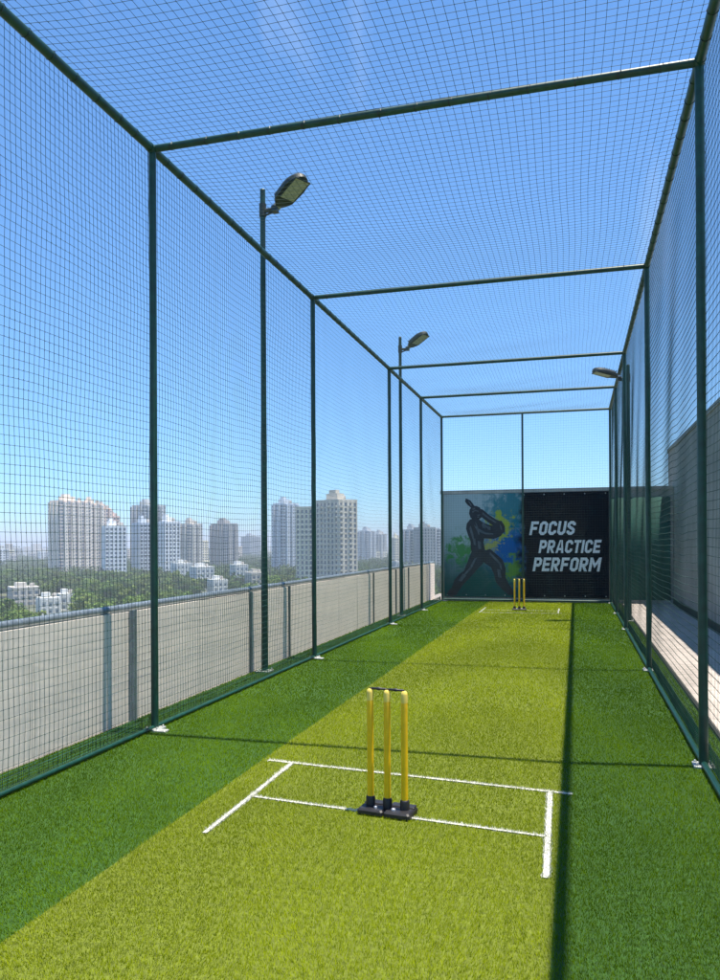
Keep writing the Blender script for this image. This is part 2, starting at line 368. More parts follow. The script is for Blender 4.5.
for i, (a, b) in enumerate(zip(FY[:-1], FY[1:])):
    L = b-a; rr = .0018 if i < 2 else .0014; kn = (.0044 if i < 2 else 0)
    for x, sgn in ((XL, -1), (XR, 1)):
        def side(u, v, x=x, sgn=sgn, a=a, L=L, i=i):
            hang = np.sin(np.pi*np.clip(v/(H-.06), 0, 1))*np.sin(np.pi*u/L)
            return np.stack([x+sgn*.036+hang*(.012*wave(u, v, i+sgn)+.014*sgn), a+u+.012*np.sin(v*2.2+i)+.006*np.sin(v*7+u*2), .05+v+hang*(.012*np.sin(u*2.7+i)+.005*np.sin(u*9+v*3))-.02*hang], -1)
        net(side, L, H-.05, .050, .064, rr, kn, 'net_panel', 'net')
        hh = .12 if x < 0 else .15
        def skirt(u, v, x=x, sgn=sgn, a=a, i=i): return np.stack([x+sgn*(.044+.006*np.sin(u*5+v*9+i)), a+u, .018+v+.004*np.sin(u*1.7+i)], -1)
        net(skirt, L, hh, .02, .02, .0016, 0, 'skirt', 'skirt', .3)
    def roof(u, v, a=a, L=L, i=i):
        s = np.sin(np.pi*np.clip(u/L, 0, 1))
        return np.stack([XL+v+.008*np.sin(u*2.3+i), a+u+.010*np.sin(v*1.9+i), H+.036-s*np.sin(np.pi*np.clip(v/(XR-XL), 0, 1))**.6*(.09+.018*wave(u, v, i))], -1)
    net(roof, L, XR-XL, .074, .066, rr, kn, 'net_panel', 'net')
# lacing that ties the nets to the top rails and beams
def rings(C, D, R, r):
    C = np.array(C); D = np.array(D, float); n = len(C); k = 9; th = np.linspace(0, 2*np.pi, k)
    u = np.cross(D, (0, 0, 1.)); w = np.cross(D, u)
    P = C[:, None]+R*(np.cos(th)[None, :, None]*u[None, None]+np.sin(th)[None, :, None]*w[None, None])+np.linspace(-.012, .012, k)[None, :, None]*D
    V = []; F = []
    off = np.stack([P+r*(np.cos(t)*D+np.sin(t)*(P-C[:, None])/R) for t in (0, 2.094, 4.189)], 2)
    idx = np.arange(n*k*3).reshape(n, k, 3)
    F = np.concatenate([np.stack([idx[:, :-1, c], idx[:, 1:, c], idx[:, 1:, (c+1) % 3], idx[:, :-1, (c+1) % 3]], -1).reshape(-1, 4) for c in range(3)])
    return off.reshape(-1, 3), F
for x in (XL, XR):
    V, F = rings([(x, y+rng.uniform(-.03, .03), H-.001) for y in np.arange(FY[0]+.1, FY[-1], .26)], (0, 1, 0), R_*1.14+.003, .0032)
    tag(put(link_mesh('lacing', tri_mesh('lacing', V, F, MT['black'])), cage), kind='stuff')
for y in FY:
    V, F = rings([(x+rng.uniform(-.03, .03), y, H+.002) for x in np.arange(XL+.2, XR-.1, .3)], (1, 0, 0), R_*.94+.003, .0032)
    tag(put(link_mesh('lacing', tri_mesh('lacing', V, F, MT['black'])), cage), kind='stuff')
def back(u, v): return np.stack([XL+u, FY[-1]-.036+.008*wave(u, v, 3), .05+v], -1)
net(back, XR-XL, H-.05, .064, .064, .0013, 0, 'net_panel', 'net')

# ------------------------------------------------------------------ end wall, banner, side building
wall = empty('end_wall', (-.6, 21.1, 0)); tag(wall, 'grey concrete wall closing the far end of the cage', 'wall')
mb = MB(); mb.box(-3.56, 2.39, 21.03, 21.25, 0, 2.93); put(mb.build('wall', MT['concrete']), wall)
mb = MB(); mb.box(-3.58, 2.39, 21.00, 21.28, 2.932, 3.02); put(mb.build('coping', MT['coping']), wall)
mb = MB(); mb.box(-3.56, 2.39, 20.995, 21.028, 0.0, .10); put(mb.build('skirting', MT['coping']), wall)
cl = MB()
nx = 60
for k in range(nx):            # shade cloth with soft vertical folds
    xa, xb = .90+k*(1.42/nx), .90+(k+1)*(1.42/nx)
    ya, yb = [20.995-.012*math.sin(t*13)-.006*math.sin(t*31) for t in (xa, xb)]
    cl.add([(xa, ya, .105), (xb, yb, .105), (xb, yb, 2.74), (xa, ya, 2.74), (xa, ya+.006, .105), (xb, yb+.006, .105), (xb, yb+.006, 2.74), (xa, ya+.006, 2.74)],
           [(0, 1, 2, 3), (5, 4, 7, 6), (3, 2, 6, 7), (1, 0, 4, 5)], True)
tag(cl.build('shade_cloth', MT['greencloth']), 'dark green shade cloth hung on the end wall beside the banner', 'shade cloth')

bld = empty('stair_building', (4.4, 13, 0)); tag(bld, 'grey concrete rooftop building in shade beside the right net', 'building')
mb = MB(); mb.box(2.40, 6.8, 3.2, 22.15, 0.0, 3.97); put(mb.build('wall', MT['concrete']), bld)
mb = MB(); mb.box(2.375, 6.83, 3.17, 22.18, 3.972, 4.07); put(mb.build('coping', MT['concrete']), bld)
mb = MB(); mb.box(2.37, 2.398, 3.2, 20.99, 0.028, .16); put(mb.build('skirting', MT['edging']), bld)

# banner: print made of shader splashes, flat figure and lettering
def banner_mat():
    m, t, b = new_mat('banner_print'); N = t.nodes; L = t.links
    g = N.new('ShaderNodeTexCoord'); pos = g.outputs['Object']       # object origin at the banner's lower left corner; x along, z up
    def noise(sc, det=5):
        n = N.new('ShaderNodeTexNoise'); n.inputs['Scale'].default_value = sc; n.inputs['Detail'].default_value = det; L.new(pos, n.inputs['Vector']); return n
    def math_(op, a, b_=None):
        n = N.new('ShaderNodeMath'); n.operation = op
        for i, q in enumerate((a, b_)):
            if q is None: continue
            if isinstance(q, (int, float)): n.inputs[i].default_value = q
            else: L.new(q, n.inputs[i])
        return n.outputs[0]
    def rng_(v, a, b_):
        r = N.new('ShaderNodeMapRange'); r.interpolation_type = 'SMOOTHSTEP'; L.new(v, r.inputs['Value']); r.inputs['From Min'].default_value = a; r.inputs['From Max'].default_value = b_; return r.outputs['Result']
    def mixc(fac, a, col):
        n = N.new('ShaderNodeMix'); n.data_type = 'RGBA'; L.new(fac, n.inputs['Factor'])
        if isinstance(a, tuple): n.inputs['A'].default_value = a
        else: L.new(a, n.inputs['A'])
        n.inputs['B'].default_value = col; return n.outputs['Result']
    sx = N.new('ShaderNodeSeparateXYZ'); L.new(pos, sx.inputs[0]); X, Z = sx.outputs['X'], sx.outputs['Z']
    nz = noise(1.6, 7)
    wobble = math_('MULTIPLY', math_('SUBTRACT', nz.outputs['Fac'], .5), 1.5)
    # pale grey-teal on the left sinking to deep teal below
    col = mixc(rng_(math_('ADD', Z, wobble), .2, 2.1), (.010, .095, .095, 1), (.46, .56, .58, 1))
    def blob(cx, cz, r, soft, c, col, k=1.0, sc=2.6):
        n = noise(sc*1.6, 10); n.inputs['Roughness'].default_value = .62; n.inputs['Distortion'].default_value = .8
        d = math_('SQRT', math_('ADD', math_('POWER', math_('SUBTRACT', X, cx), 2.0), math_('POWER', math_('SUBTRACT', Z, cz), 2.0)))
        d = math_('ADD', d, math_('MULTIPLY', math_('SUBTRACT', n.outputs['Fac'], .5), 1.9))
        f = math_('SUBTRACT', 1.0, rng_(d, r-soft, r+soft)); f = math_('MULTIPLY', f, k)
        return mixc(f, col, c)
    col = blob(1.80, 1.30, .75, .4, (.008, .13, .42, 1), col)
    col = blob(1.80, 2.35, .60, .30, (.008, .20, .26, 1), col, .9)
    col = blob(1.50, 1.90, .27, .14, (.42, .50, .03, 1), col, .9, 3.2)
    col = blob(1.22, 1.38, .21, .12, (.50, .48, .05, 1), col, .8, 3.6)
    col = blob(.50, 1.25, .30, .16, (.05, .26, .05, 1), col, .9, 3.0)
    col = blob(1.85, .75, .28, .16, (.16, .34, .03, 1), col, .9, 3.4)
    col = blob(1.00, .35, .55, .3, (.008, .10, .085, 1), col, .8)
    # navy half with a torn edge
    nn = noise(2.4, 8)
    e = math_('ADD', X, math_('MULTIPLY', math_('SUBTRACT', nn.outputs['Fac'], .5), .9))
    col = mixc(rng_(e, 1.92, 2.18), col, (.003, .007, .014, 1))
    col2 = mixc(math_('MULTIPLY', rng_(noise(3, 6).outputs['Fac'], .55, .8), .35), col, (.012, .05, .06, 1))
    L.new(col2, b.inputs['Base Color']); b.inputs['Roughness'].default_value = .75; b.inputs['Specular IOR Level'].default_value = .08
    return m
BX0, BX1, BZ0, BZ1, BY = -3.47, .83, .13, 2.915, 20.985
ban = empty('banner', (BX0, BY, BZ0)); tag(ban, 'wide printed banner with a batter and the words FOCUS PRACTICE PERFORM', 'banner')
mb = MB(); nx = 36
for k in range(nx):     # vinyl sheet, slightly uneven
    for j in range(8):
        xa, xb = k*(BX1-BX0)/nx, (k+1)*(BX1-BX0)/nx; za, zb = j*(BZ1-BZ0)/8, (j+1)*(BZ1-BZ0)/8
        mb.add([(xa, 0, za), (xb, 0, za), (xb, 0, zb), (xa, 0, zb)], [(0, 1, 2, 3)])
W_, H_ = BX1-BX0, BZ1-BZ0
mb.add([(0, 0, 0), (W_, 0, 0), (W_, 0, H_), (0, 0, H_), (0, .008, 0), (W_, .008, 0), (W_, .008, H_), (0, .008, H_)], [(4, 5, 1, 0), (3, 2, 6, 7), (0, 3, 7, 4), (2, 1, 5, 6)])
mb.build('sheet', banner_mat(), ban)
def uv(u, v): return (-3.845+u/720*2.685-BX0, 3.29-v/936*3.51-BZ0)
INK = mat('banner_ink', (.008, .014, .026), rough=.5, var=.5, scale=6)
INK2 = mat('banner_ink_pale', (.075, .10, .125), rough=.5, var=.4, scale=9)
INKW = mat('banner_letter_white', (.80, .82, .86), rough=.5, var=.06, scale=5)
fig = [  # bat, helmet, peak, torso, far arm, near arm, gloves, back leg, back boot, front leg, front boot
 [(262,133),(292,148),(322,188),(345,232),(330,240),(303,200),(272,172),(258,152)],
 [(298,215),(312,200),(335,196),(356,206),(366,228),(362,256),(348,276),(322,280),(303,266),(294,240)],
 [(356,214),(372,228),(372,262),(352,282),(348,250)],
 [(276,318),(296,292),(334,282),(362,300),(382,352),(384,400),(378,452),(392,520),(372,545),(318,540),(306,500),(304,440),(284,390),(272,350)],
 [(352,208),(378,222),(424,262),(470,292),(500,306),(506,330),(486,336),(446,312),(400,276),(356,240)],
 [(300,310),(330,318),(372,352),(420,372),(470,372),(512,352),(528,366),(506,398),(462,416),(400,412),(346,392),(306,360)],
 [(486,298),(510,304),(530,336),(532,372),(512,384),(494,366),(500,336)],
 [(312,522),(396,530),(372,592),(318,650),(282,690),(226,748),(192,800),(164,794),(186,734),(222,690),(258,664),(284,602)],
 [(166,784),(198,794),(186,822),(150,832),(128,826),(144,800)],
 [(352,532),(432,512),(476,552),(512,584),(530,640),(528,704),(556,756),(526,776),(490,732),(474,668),(452,620),(400,584)],
 [(526,750),(556,748),(584,790),(600,822),(566,816),(534,786)]]
def grow(poly, g):
    n = len(poly); area = sum(poly[i][0]*poly[(i+1) % n][1]-poly[(i+1) % n][0]*poly[i][1] for i in range(n)); sg_ = 1 if area > 0 else -1; o_ = []
    for i in range(n):
        a, b = Vector(poly[i-1]), Vector(poly[(i+1) % n]); t = (b-a).normalized(); o_.append((poly[i][0]+t.y*g*sg_, poly[i][1]-t.x*g*sg_))
    return o_
fig = [grow(p, 3 if k_ == 0 else 15 if k_ in (7, 9) else 10) for k_, p in enumerate(fig)]
fig.append([(330,284),(372,300),(420,322),(478,336),(500,352),(452,384),(392,384),(350,372)])
fm = MB()
for k, poly in enumerate(fig): fm.prism([uv(*p) for p in poly], -.0035-.0006*k, -.0005-.00003*k)
figure = fm.build('batter_print', INK, ban)
hl = [[(318,322),(356,352),(404,380),(456,386),(458,394),(400,392),(344,370)], [(382,232),(430,272),(480,304),(476,312),(424,282),(380,246)], [(306,226),(330,214),(352,222),(352,230),(330,224),(310,236)],
      [(436,522),(486,572),(514,606),(520,650),(508,640),(500,608),(466,574),(430,536)], [(296,330),(312,380),(322,440),(314,440),(298,392),(286,350)], [(340,560),(300,640),(240,700),(232,696),(288,630),(322,566)],
      [(384,300),(410,330),(440,340),(440,350),(404,344),(380,320)], [(330,300),(346,330),(360,392),(352,396),(336,340)], [(504,318),(520,340),(522,362),(512,360),(508,338)]]
for k, poly in enumerate(hl):
    fm = MB(); fm.prism([uv(*p) for p in poly], -.0128-.0004*k, -.0112); fm.build('highlight', INK2, figure)
for k, poly in enumerate([[(374,318),(398,330),(404,352),(384,346)], [(412,334),(436,342),(440,362),(418,358)], [(306,206),(326,200),(330,208),(312,216)], [(344,252),(364,248),(364,254),(346,260)], [(344,264),(360,262),(356,270),(344,272)], [(312,420),(330,424),(334,470),(318,468)], [(346,440),(368,446),(372,500),(352,498)], [(238,676),(262,690),(226,734),(204,726)], [(484,640),(508,648),(514,706),(492,700)], [(276,146),(288,154),(306,182),(298,186)]]):
    fm = MB(); fm.prism([uv(*p) for p in poly], -.0175-.0003*k, -.0163); fm.build('highlight', INK2, figure)
def stroke(path, hw, closed=False):
    """thick polyline as butt-joined quads with mitred joints"""
    P = [Vector(p) for p in path]; n = len(P); Lf, Rt = [], []
    for i in range(n):
        a = P[i-1] if (i > 0 or closed) else None; b = P[(i+1) % n] if (i < n-1 or closed) else None
        d1 = (P[i]-a).normalized() if a is not None else None; d2 = (b-P[i]).normalized() if b is not None else None
        d1 = d1 or d2; d2 = d2 or d1; t = (d1+d2).normalized(); nrm = Vector((-t.y, t.x)); k = hw/max(.5, nrm.dot(Vector((-d1.y, d1.x))))
        Lf.append(P[i]+nrm*k); Rt.append(P[i]-nrm*k)
    return [[Rt[i], Rt[(i+1) % n], Lf[(i+1) % n], Lf[i]] for i in range(n if closed else n-1)]
w, k = .66, .105
def rc(x0, x1, z0, z1): return [Vector((x0, z0)), Vector((x1, z0)), Vector((x1, z1)), Vector((x0, z1))]
def pv_(*p): return [Vector(q) for q in p]
bowl = stroke([(2*k, .895), (w-.22, .895), (w-k, .78), (w-k, .56), (w-.22, .445), (2*k, .445)], k)
GLY = {'F': (w, [rc(0, 2*k, 0, 1), rc(2*k, w-.02, .79, 1), rc(2*k, .56, .38, .59)]),
       'O': (w, stroke([(k, .22), (k, .78), (.24, .895), (w-.24, .895), (w-k, .78), (w-k, .22), (w-.24, .105), (.24, .105)], k, True)),
       'C': (w, stroke([(w-k, .66), (w-k, .78), (w-.24, .895), (.24, .895), (k, .78), (k, .22), (.24, .105), (w-.24, .105), (w-k, .22), (w-k, .34)], k)),
       'U': (w, stroke([(k, 1), (k, .22), (.24, .105), (w-.24, .105), (w-k, .22), (w-k, 1)], k)),
       'S': (w, stroke([(w-k, .69), (w-k, .79), (w-.24, .895), (.24, .895), (k, .79), (k, .65), (.24, .54), (w-.24, .46), (w-k, .35), (w-k, .21), (w-.24, .105), (.24, .105), (k, .21), (k, .31)], k)),
       'P': (w, [rc(0, 2*k, 0, 1)]+bowl),
       'R': (w+.03, [rc(0, 2*k, 0, 1)]+bowl+[pv_((.24, .335), (.47, .335), (w+.03, 0), (w-.21, 0))]),
       'A': (.74, [pv_((0, 0), (.215, 0), (.37, 1), (.24, 1)), pv_((.525, 0), (.74, 0), (.50, 1), (.37, 1)), pv_((.248, .21), (.4925, .21), (.4645, .39), (.275, .39))]),
       'T': (w-.04, [rc(0, w-.04, .79, 1), rc(w/2-.02-k, w/2-.02+k, 0, .785)]),
       'I': (2*k, [rc(0, 2*k, 0, 1)]),
       'E': (w-.04, [rc(0, 2*k, 0, 1), rc(2*k, w-.04, .79, 1), rc(2*k, .56, .40, .60), rc(2*k, w-.04, 0, .21)]),
       'M': (.90, [rc(0, 2*k, 0, 1), rc(.69, .90, 0, 1), pv_((.21, 1), (.21, .62), (.45, .22), (.45, .56)), pv_((.69, 1), (.45, .56), (.45, .22), (.69, .62))])}
def lettering(txt, x0, x1, z0, z1):
    total = sum(GLY[c][0] for c in txt)+.10*(len(txt)-1)+.2; sx = (x1-x0)/total; sz = z1-z0; cur = 0
    for c in txt:
        m = MB(); gw, polys = GLY[c]
        for p in polys: m.prism([(x0-BX0+(cur+q.x+.2*q.y)*sx, z0-BZ0+q.y*sz) for q in p], -.0045, -.0005)
        cur += gw+.10
        m.build('letter', INKW, ban)
lettering('FOCUS', -1.19, .02, 1.79, 2.15)
lettering('PRACTICE', -.955, .65, 1.31, 1.655)
lettering('PERFORM', -1.11, .65, .83, 1.195)
for k in range(9):      # eyelets along the hem
    x = .08+k*(W_-.16)/8
    for z in (.05, H_-.05):
        m = MB(); m.tube((x, -.004, z), (x, .0, z), .016, 10); m.build('eyelet', MT['zinc'], ban)

# ------------------------------------------------------------------ wickets
def wicket(name, loc, rz, label):
    t = empty(name, loc, rz); tag(t, label, 'cricket stumps', 'spring-back stumps')
    for x in (-.083, .083):
        m = MB(); m.bbox(x-.080, x+.080, -.085, .085, 0.0, .030, .010); m.bbox(x-.074, x+.074, .02, .08, .030, .038, .004); m.build('base', MT['black'], t)
    for x in (-.108, 0, .108):
        m = MB(); m.lathe(x, 0, [(.028, .028), (.028, .075), (.025, .084), (.0225, .086)], 20); m.build('socket', MT['black'], t)
        m = MB(); m.lathe(x, 0, [(.0196, .086), (.0196, .62), (.0196, .70), (.017, .713), (.010, .720)], 20); st = m.build('stump', MT['yellow'], t)
        m = MB(); m.lathe(x, 0, [(.0200, .655), (.0200, .702), (.0175, .716), (.010, .7235)], 20); m.build('cap', MT['yellow_sheen'], st)  # pale top piece, its sheen put into the colour
        m = MB()
        m.lathe(x+.05*(-1 if x > 0 else 1), -.045, [(.010, .030), (.010, .040), (.006, .043)], 8); m.build('bolt', MT['steel'], t)
    for x in (-.054, .054):
        m = MB()
        pr = [(-.056, .003), (-.046, .0045), (-.042, .007), (-.012, .007), (-.008, .0095), (.008, .0095), (.012, .007), (.044, .007), (.056, .004)]
        vs = []; fs = []; n = 10
        for (px, r) in pr:
            for q in range(n): vs.append((x+px, r*math.cos(6.2832*q/n), .7265+r*math.sin(6.2832*q/n)))
        for j in range(len(pr)-1):
            for q in range(n): fs.append((j*n+q, j*n+(q+1) % n, (j+1)*n+(q+1) % n, (j+1)*n+q))
        fs += [tuple(range(n-1, -1, -1)), tuple(range((len(pr)-1)*n, len(pr)*n))]
        m.add(vs, fs, True); m.build('bail', MT['black'], t)
    return t
wicket('wicket', (-1.081, 4.445, .022), rad(-7.5), 'set of three yellow stumps on black base inside the white crease box')
wicket('wicket', (-1.278, 18.37, .022), rad(4), 'set of three yellow stumps standing in front of the printed banner')

# ------------------------------------------------------------------ floodlights
def floodlight(x, y, h, side, label, tilt=32, yawd=0):
    t = empty('floodlight', (x, y, 0)); tag(t, label, 'floodlight', 'floodlights along the cage')
    m = MB(); m.lathe(0, 0, [(.043, .012), (.036, h*.5), (.033, h)], 18); m.lathe(0, 0, [(.035, h), (.03, h+.012), (.01, h+.02)], 18, False); m.build('pole', MT['paint'], t)
    m = MB(); m.bbox(-.09, .09, -.09, .09, .012, .03, .004)
    for bx, by in ((-.065, -.065), (.065, -.065), (-.065, .065), (.065, .065)): m.lathe(bx, by, [(.011, .03), (.011, .048), (.006, .052)], 6)
    m.build('base_plate', MT['zinc'], t)
    m = MB(); z = h-.26
    m.tube((0, 0, z-.07), (0, 0, z+.09), .044, 16)
    m.tube((side*.02, 0, z), (side*.17, 0, z+.005), .026, 12); m.tube((side*.02, 0, z-.06), (side*.19, 0, z-.01), .014, 8)
    m.box(min(side*.13, side*.20), max(side*.13, side*.20), -.045, .045, z-.035, z+.04)
    m.build('bracket', MT['lamp'], t)
    # head: local x runs outward; rounded tapering shell, lens below
    hd = empty('tmp'); bpy.data.objects.remove(hd)
    outline = []
    Ln, Wd = .52, .15
    for k in range(25):
        a = -math.pi/2+math.pi*k/24; outline.append((.30+.22*math.cos(a), Wd*math.sin(a)))
    outline += [(.10, .135), (.03, .085), (0, .05), (0, -.05), (.03, -.085), (.10, -.135)]
    def shell(prof):
        m = MB(); n = len(outline); vs = []; fs = []
        for (k, z) in prof:
            for (px, py) in outline: vs.append((.26+(px-.26)*k, py*k, z))
        for j in range(len(prof)-1):
            for q in range(n): fs.append((j*n+q, j*n+(q+1) % n, (j+1)*n+(q+1) % n, (j+1)*n+q))
        fs += [tuple(range(n-1, -1, -1)), tuple(range((len(prof)-1)*n, len(prof)*n))]
        m.add(vs, fs); return m
    Mx = Matrix.Translation((side*.21, 0, z+.055)) @ Matrix.Rotation(0 if side > 0 else math.pi, 4, 'Z') @ Matrix.Rotation(rad(yawd), 4, 'Z') @ Matrix.Rotation(-rad(tilt), 4, 'Y')
    def place(o): o.parent = t; o.matrix_local = Mx; return o
    m = shell([(.93, -.034), (1, -.030), (1, .012), (.93, .040), (.72, .064), (.4, .074)])
    for k in range(6): m.box(.06+k*.05, .072+k*.05, -.09, .09, .060, .082)
    head = place(m.build('head', MT['lamp']))
    m = MB(); m.bbox(.15, .47, -.105, .105, -.046, -.0345, .003); 
    l = m.build('lens', MT['lens'], head)
    m = MB()
    for (a, b, c, d) in ((.135, .485, -.118, -.106), (.135, .485, .106, .118), (.135, .149, -.106, .106), (.471, .485, -.106, .106)): m.box(a, b, c, d, -.050, -.0345)
    m.build('lens_frame', MT['lamp'], head)
    m = MB(); m.tube((-.05, -.04, 0), (.012, -.04, 0), .022, 10); m.tube((-.05, .04, 0), (.012, .04, 0), .022, 10); m.box(-.06, .02, -.03, .03, -.02, .02); place(m.build('knuckle', MT['steel']))
    return t
floodlight(-3.74, 8.95, 6.02, 1, 'floodlight on the tall green pole by the parapet, tilted up, larger lens in view', 24, -28)
floodlight(-3.655, 16.4, 6.07, 1, 'floodlight on the green pole by the parapet close to the banner end', 24, -28)
floodlight(1.03, 16.35, 5.14, -1, 'floodlight on a short pole outside the net beside the grey building', 14, 20)

# ------------------------------------------------------------------ the city beyond the parapet
AX = Vector((cf.x, cf.y)).normalized(); RX = Vector((AX.y, -AX.x))
def spot(px, d, z=GZ):
    """point at distance d (m, along the view) on the bearing px (in picture columns 0..720)"""
    s = (px-360)/771.6*d
    return Vector((AX.x*d+RX.x*s, AX.y*d+RX.y*s, z))
def ztop(py, d): return EYE+(541.0-py)/771.6*d

gm = mat('city_ground', (.10, .115, .06), rough=.95, var=.55, scale=.012, detail=10)
N = 48; Rr = 9000
vs_ = [(0, 0, 0)]+[(Rr*math.cos(6.28318*k/N), Rr*math.sin(6.28318*k/N), 0) for k in range(N)]
mb = MB(); mb.add(vs_, [(0, k+1, (k+1) % N+1) for k in range(N)])
tag(mb.build('ground', gm, None, (0, 0, GZ)), kind='structure')

WALLS = {}
def wmat(c):
    if c not in WALLS: WALLS[c] = mat('render_'+str(len(WALLS)), c, rough=.85, var=.10, scale=.12, detail=6, stretch=(1, 1, .35))
    return WALLS[c]
GLASS = mat('window_glass', (.17, .20, .225), rough=.25, var=.35, scale=.4)
GLASS2 = mat('teal_glass', (.05, .12, .12), rough=.18, var=.25, scale=.2)
TANK = mat('roof_tank', (.30, .29, .27), rough=.8, var=.2, scale=.4)
def tower(label, px0, px1, py, d, split, alpha, col, band=None, glass=GLASS, bay=3.6, style='grid', singles=False, tank=True, group=None, wfrac=None, name='apartment_tower', cat='tower', base=GZ):
    """block whose near vertical edge lies at `split` of its apparent width; right face turned by alpha"""
    Wm = (px1-px0)/771.6*d; Ll = split*Wm/math.sin(alpha); Lr = (1-split)*Wm/math.cos(alpha)
    c = spot(px0+(px1-px0)*split, d, base); zt = ztop(py, d)-base
    a = RX*math.cos(alpha)+AX*math.sin(alpha); b = -RX*math.sin(alpha)+AX*math.cos(alpha)
    t = empty(name, c, math.atan2(a.y, a.x)); tag(t, label, cat, group)
    # local frame: x along right face, y along left face (from the near corner)
    band = band or tuple(min(.85, k*1.08) for k in col)
    wall_ = MB(); wall_.box(0, Lr, 0, Ll, 0, zt); wall_.build('wall', wmat(col), t)
    fl = 3.15; nf = max(2, int((zt-1.0)/fl)); z0 = zt-.6-nf*fl
    trim = MB(); win = MB(); wl = []
    for face, L in (('r', Lr), ('l', Ll)):
        nb = max(2, round(L/bay)); bw = L/nb
        def bx(u0, u1, out0, out1, za, zb, m):
            if face == 'r': m.box(u0, u1, -out1, -out0, za, zb)
            else: m.box(-out1, -out0, u0, u1, za, zb)
        if style != 'slit':
            for f in range(nf+1):
                bx(-.02, L+.02, .0, .30, z0+f*fl-.45, z0+f*fl+.10, trim)
        for k in range(nb+1):
            if style == 'slit': continue
            pw = .55 if style == 'grid' else .9
            u = k*bw; bx(max(-.03, u-pw), min(L+.03, u+pw), .0, .42 if k % 2 == 0 else .36, 0, zt+(.5 if k % 2 == 0 else 0), trim)
        for k in range(nb):
            if style == 'slit' and k % 2: bx(k*bw+.1, (k+1)*bw-.1, .0, 2.2, 0, zt-.8, trim)   # projecting stacks between recessed shafts
            for f in range(nf):
                za = z0+f*fl+.55; zb = z0+(f+1)*fl-.6
                if base+za > -40:
                    off = 2.205 if style == 'slit' and k % 2 else .0
                    m_ = (k*bw+.75+(.2 if style == 'slit' else 0), (k+1)*bw-.75-(.2 if style == 'slit' else 0))
                    if style == 'slit': m_ = (k*bw+bw*.36, (k+1)*bw-bw*.36) if k % 2 else (k*bw+bw*.08, (k+1)*bw-bw*.08); zb = za+(1.3 if k % 2 else 2.1)  # wide dark glass in the recesses puts the shafts' shade into colour
                    if wfrac: m_ = (k*bw+bw*(.5-wfrac/2), (k+1)*bw-bw*(.5-wfrac/2)); zb = za+1.3
                    if m_[1]-m_[0] < .6: m_ = (k*bw+bw*.25, (k+1)*bw-bw*.25)
                    if singles: wl.append((face, (m_[0]+m_[1])/2, (za+zb)/2, m_[1]-m_[0], zb-za))
                    else: bx(m_[0], m_[1], off, off+.06, za, zb, win)
        if style == 'balcony':
            for k in range(0, nb, 2):
                for f in range(nf): bx(k*bw+.3, (k+1)*bw-.3, .45, 1.5, z0+f*fl-.1, z0+f*fl+.9, trim)
    tr = trim.build('facade_trim', wmat(band), t); tag(tr, kind='stuff')
    if singles:
        cache = {}
        for (face, u, z, w, h) in wl:
            key = (face, round(w, 3), round(h, 3))
            if key not in cache:
                m = MB()
                if face == 'r': m.box(-w/2, w/2, -.06, 0.0, -h/2, h/2)
                else: m.box(-.06, 0.0, -w/2, w/2, -h/2, h/2)
                cache[key] = m.mesh('window', glass)
            link_mesh('window', cache[key], t, (u, 0, z) if face == 'r' else (0, u, z))
    elif win.v:
        tag(win.build('windows', glass, t), kind='stuff')
    rf = MB(); rf.box(-.2, Lr+.2, -.2, Ll+.2, zt+.005, zt+.9); rr = rf.build('roof', wmat(band), t)
    if tank:
        q = 1.0 if name != 'house' else .6
        m = MB(); m.box(Lr*.18, Lr*.55, Ll*.2, Ll*.7, zt+.9, zt+.9+3.7*q)
        if q == 1: m.box(Lr*.22, Lr*.42, Ll*.3, Ll*.6, zt+4.6, zt+6.8)
        m.build('stair_head', wmat(band), rr)
        for (fx, fy) in ((.75, .4), (.88, .75)):
            m = MB(); r0 = 1.5*q; m.lathe(Lr*fx, Ll*fy, [(r0, zt+.9), (r0, zt+.9+2.5*q), (r0*.4, zt+.9+3*q)], 12); m.build('water_tank', TANK, rr)
    return t
PINK = (.86, .68, .56); CREAM = (.84, .73, .57); WHITE = (.82, .82, .80); GREY = (.52, .54, .56); BEIGE = (.60, .55, .48); BLUE = (.46, .55, .64)
A_ = rad(50)
tower('broad pinkish tower with deep vertical shafts, tallest of the pink cluster', 45, 82, 498, 700, .42, A_, PINK, style='slit', bay=3.2)
tower('pinkish tower with projecting window stacks adjoining the broad pink tower', 79, 98, 501, 722, .32, A_, PINK, style='slit', bay=3.2)
tower('slimmer pinkish tower stepping down beside the pink cluster', 94, 108, 506, 745, .35, A_, (.80, .62, .52), style='slit', bay=3.2)
tower('narrow rosy end block lowest in the pink cluster', 105, 117, 514, 765, .4, A_, (.76, .58, .50), style='grid', bay=3.2)
tower('white block with dark windows standing before the pink cluster', 95, 124, 524, 610, .35, rad(25), WHITE, bay=3.3)
tower('white gridded block with blue windows behind the tall green cage post', 124, 153, 521, 640, .55, rad(30), (.56, .60, .64), bay=3.0)
tower('pale tower with grey stair head rising behind the white blocks', 128, 161, 503, 760, .5, A_, (.52, .52, .50), style='slit', bay=3.4)
tower('white block with bright right face beside the tall green cage post', 153, 178, 520, 625, .48, rad(36), WHITE, bay=3.1)
tower('grey beige tower standing alone right of the white blocks', 178, 200, 522, 800, .5, A_, BEIGE, style='slit', bay=3.5)
tower('small pale tower in the gap between two grey towers', 199, 207, 539, 1000, .4, A_, CREAM, tank=False)
tower('slate grey tower with a beige right edge and stair heads', 207, 236, 522, 830, .62, rad(40), (.36, .38, .40), band=(.44, .41, .38), style='slit', bay=3.6)
tower('bluish far tower fading into haze behind the first floodlight pole', 240, 259, 535, 1500, .5, A_, (.40, .42, .44), bay=4.5)
tower('pale rosy low block next to the bluish far tower', 228, 241, 545, 1250, .5, A_, PINK, tank=False)
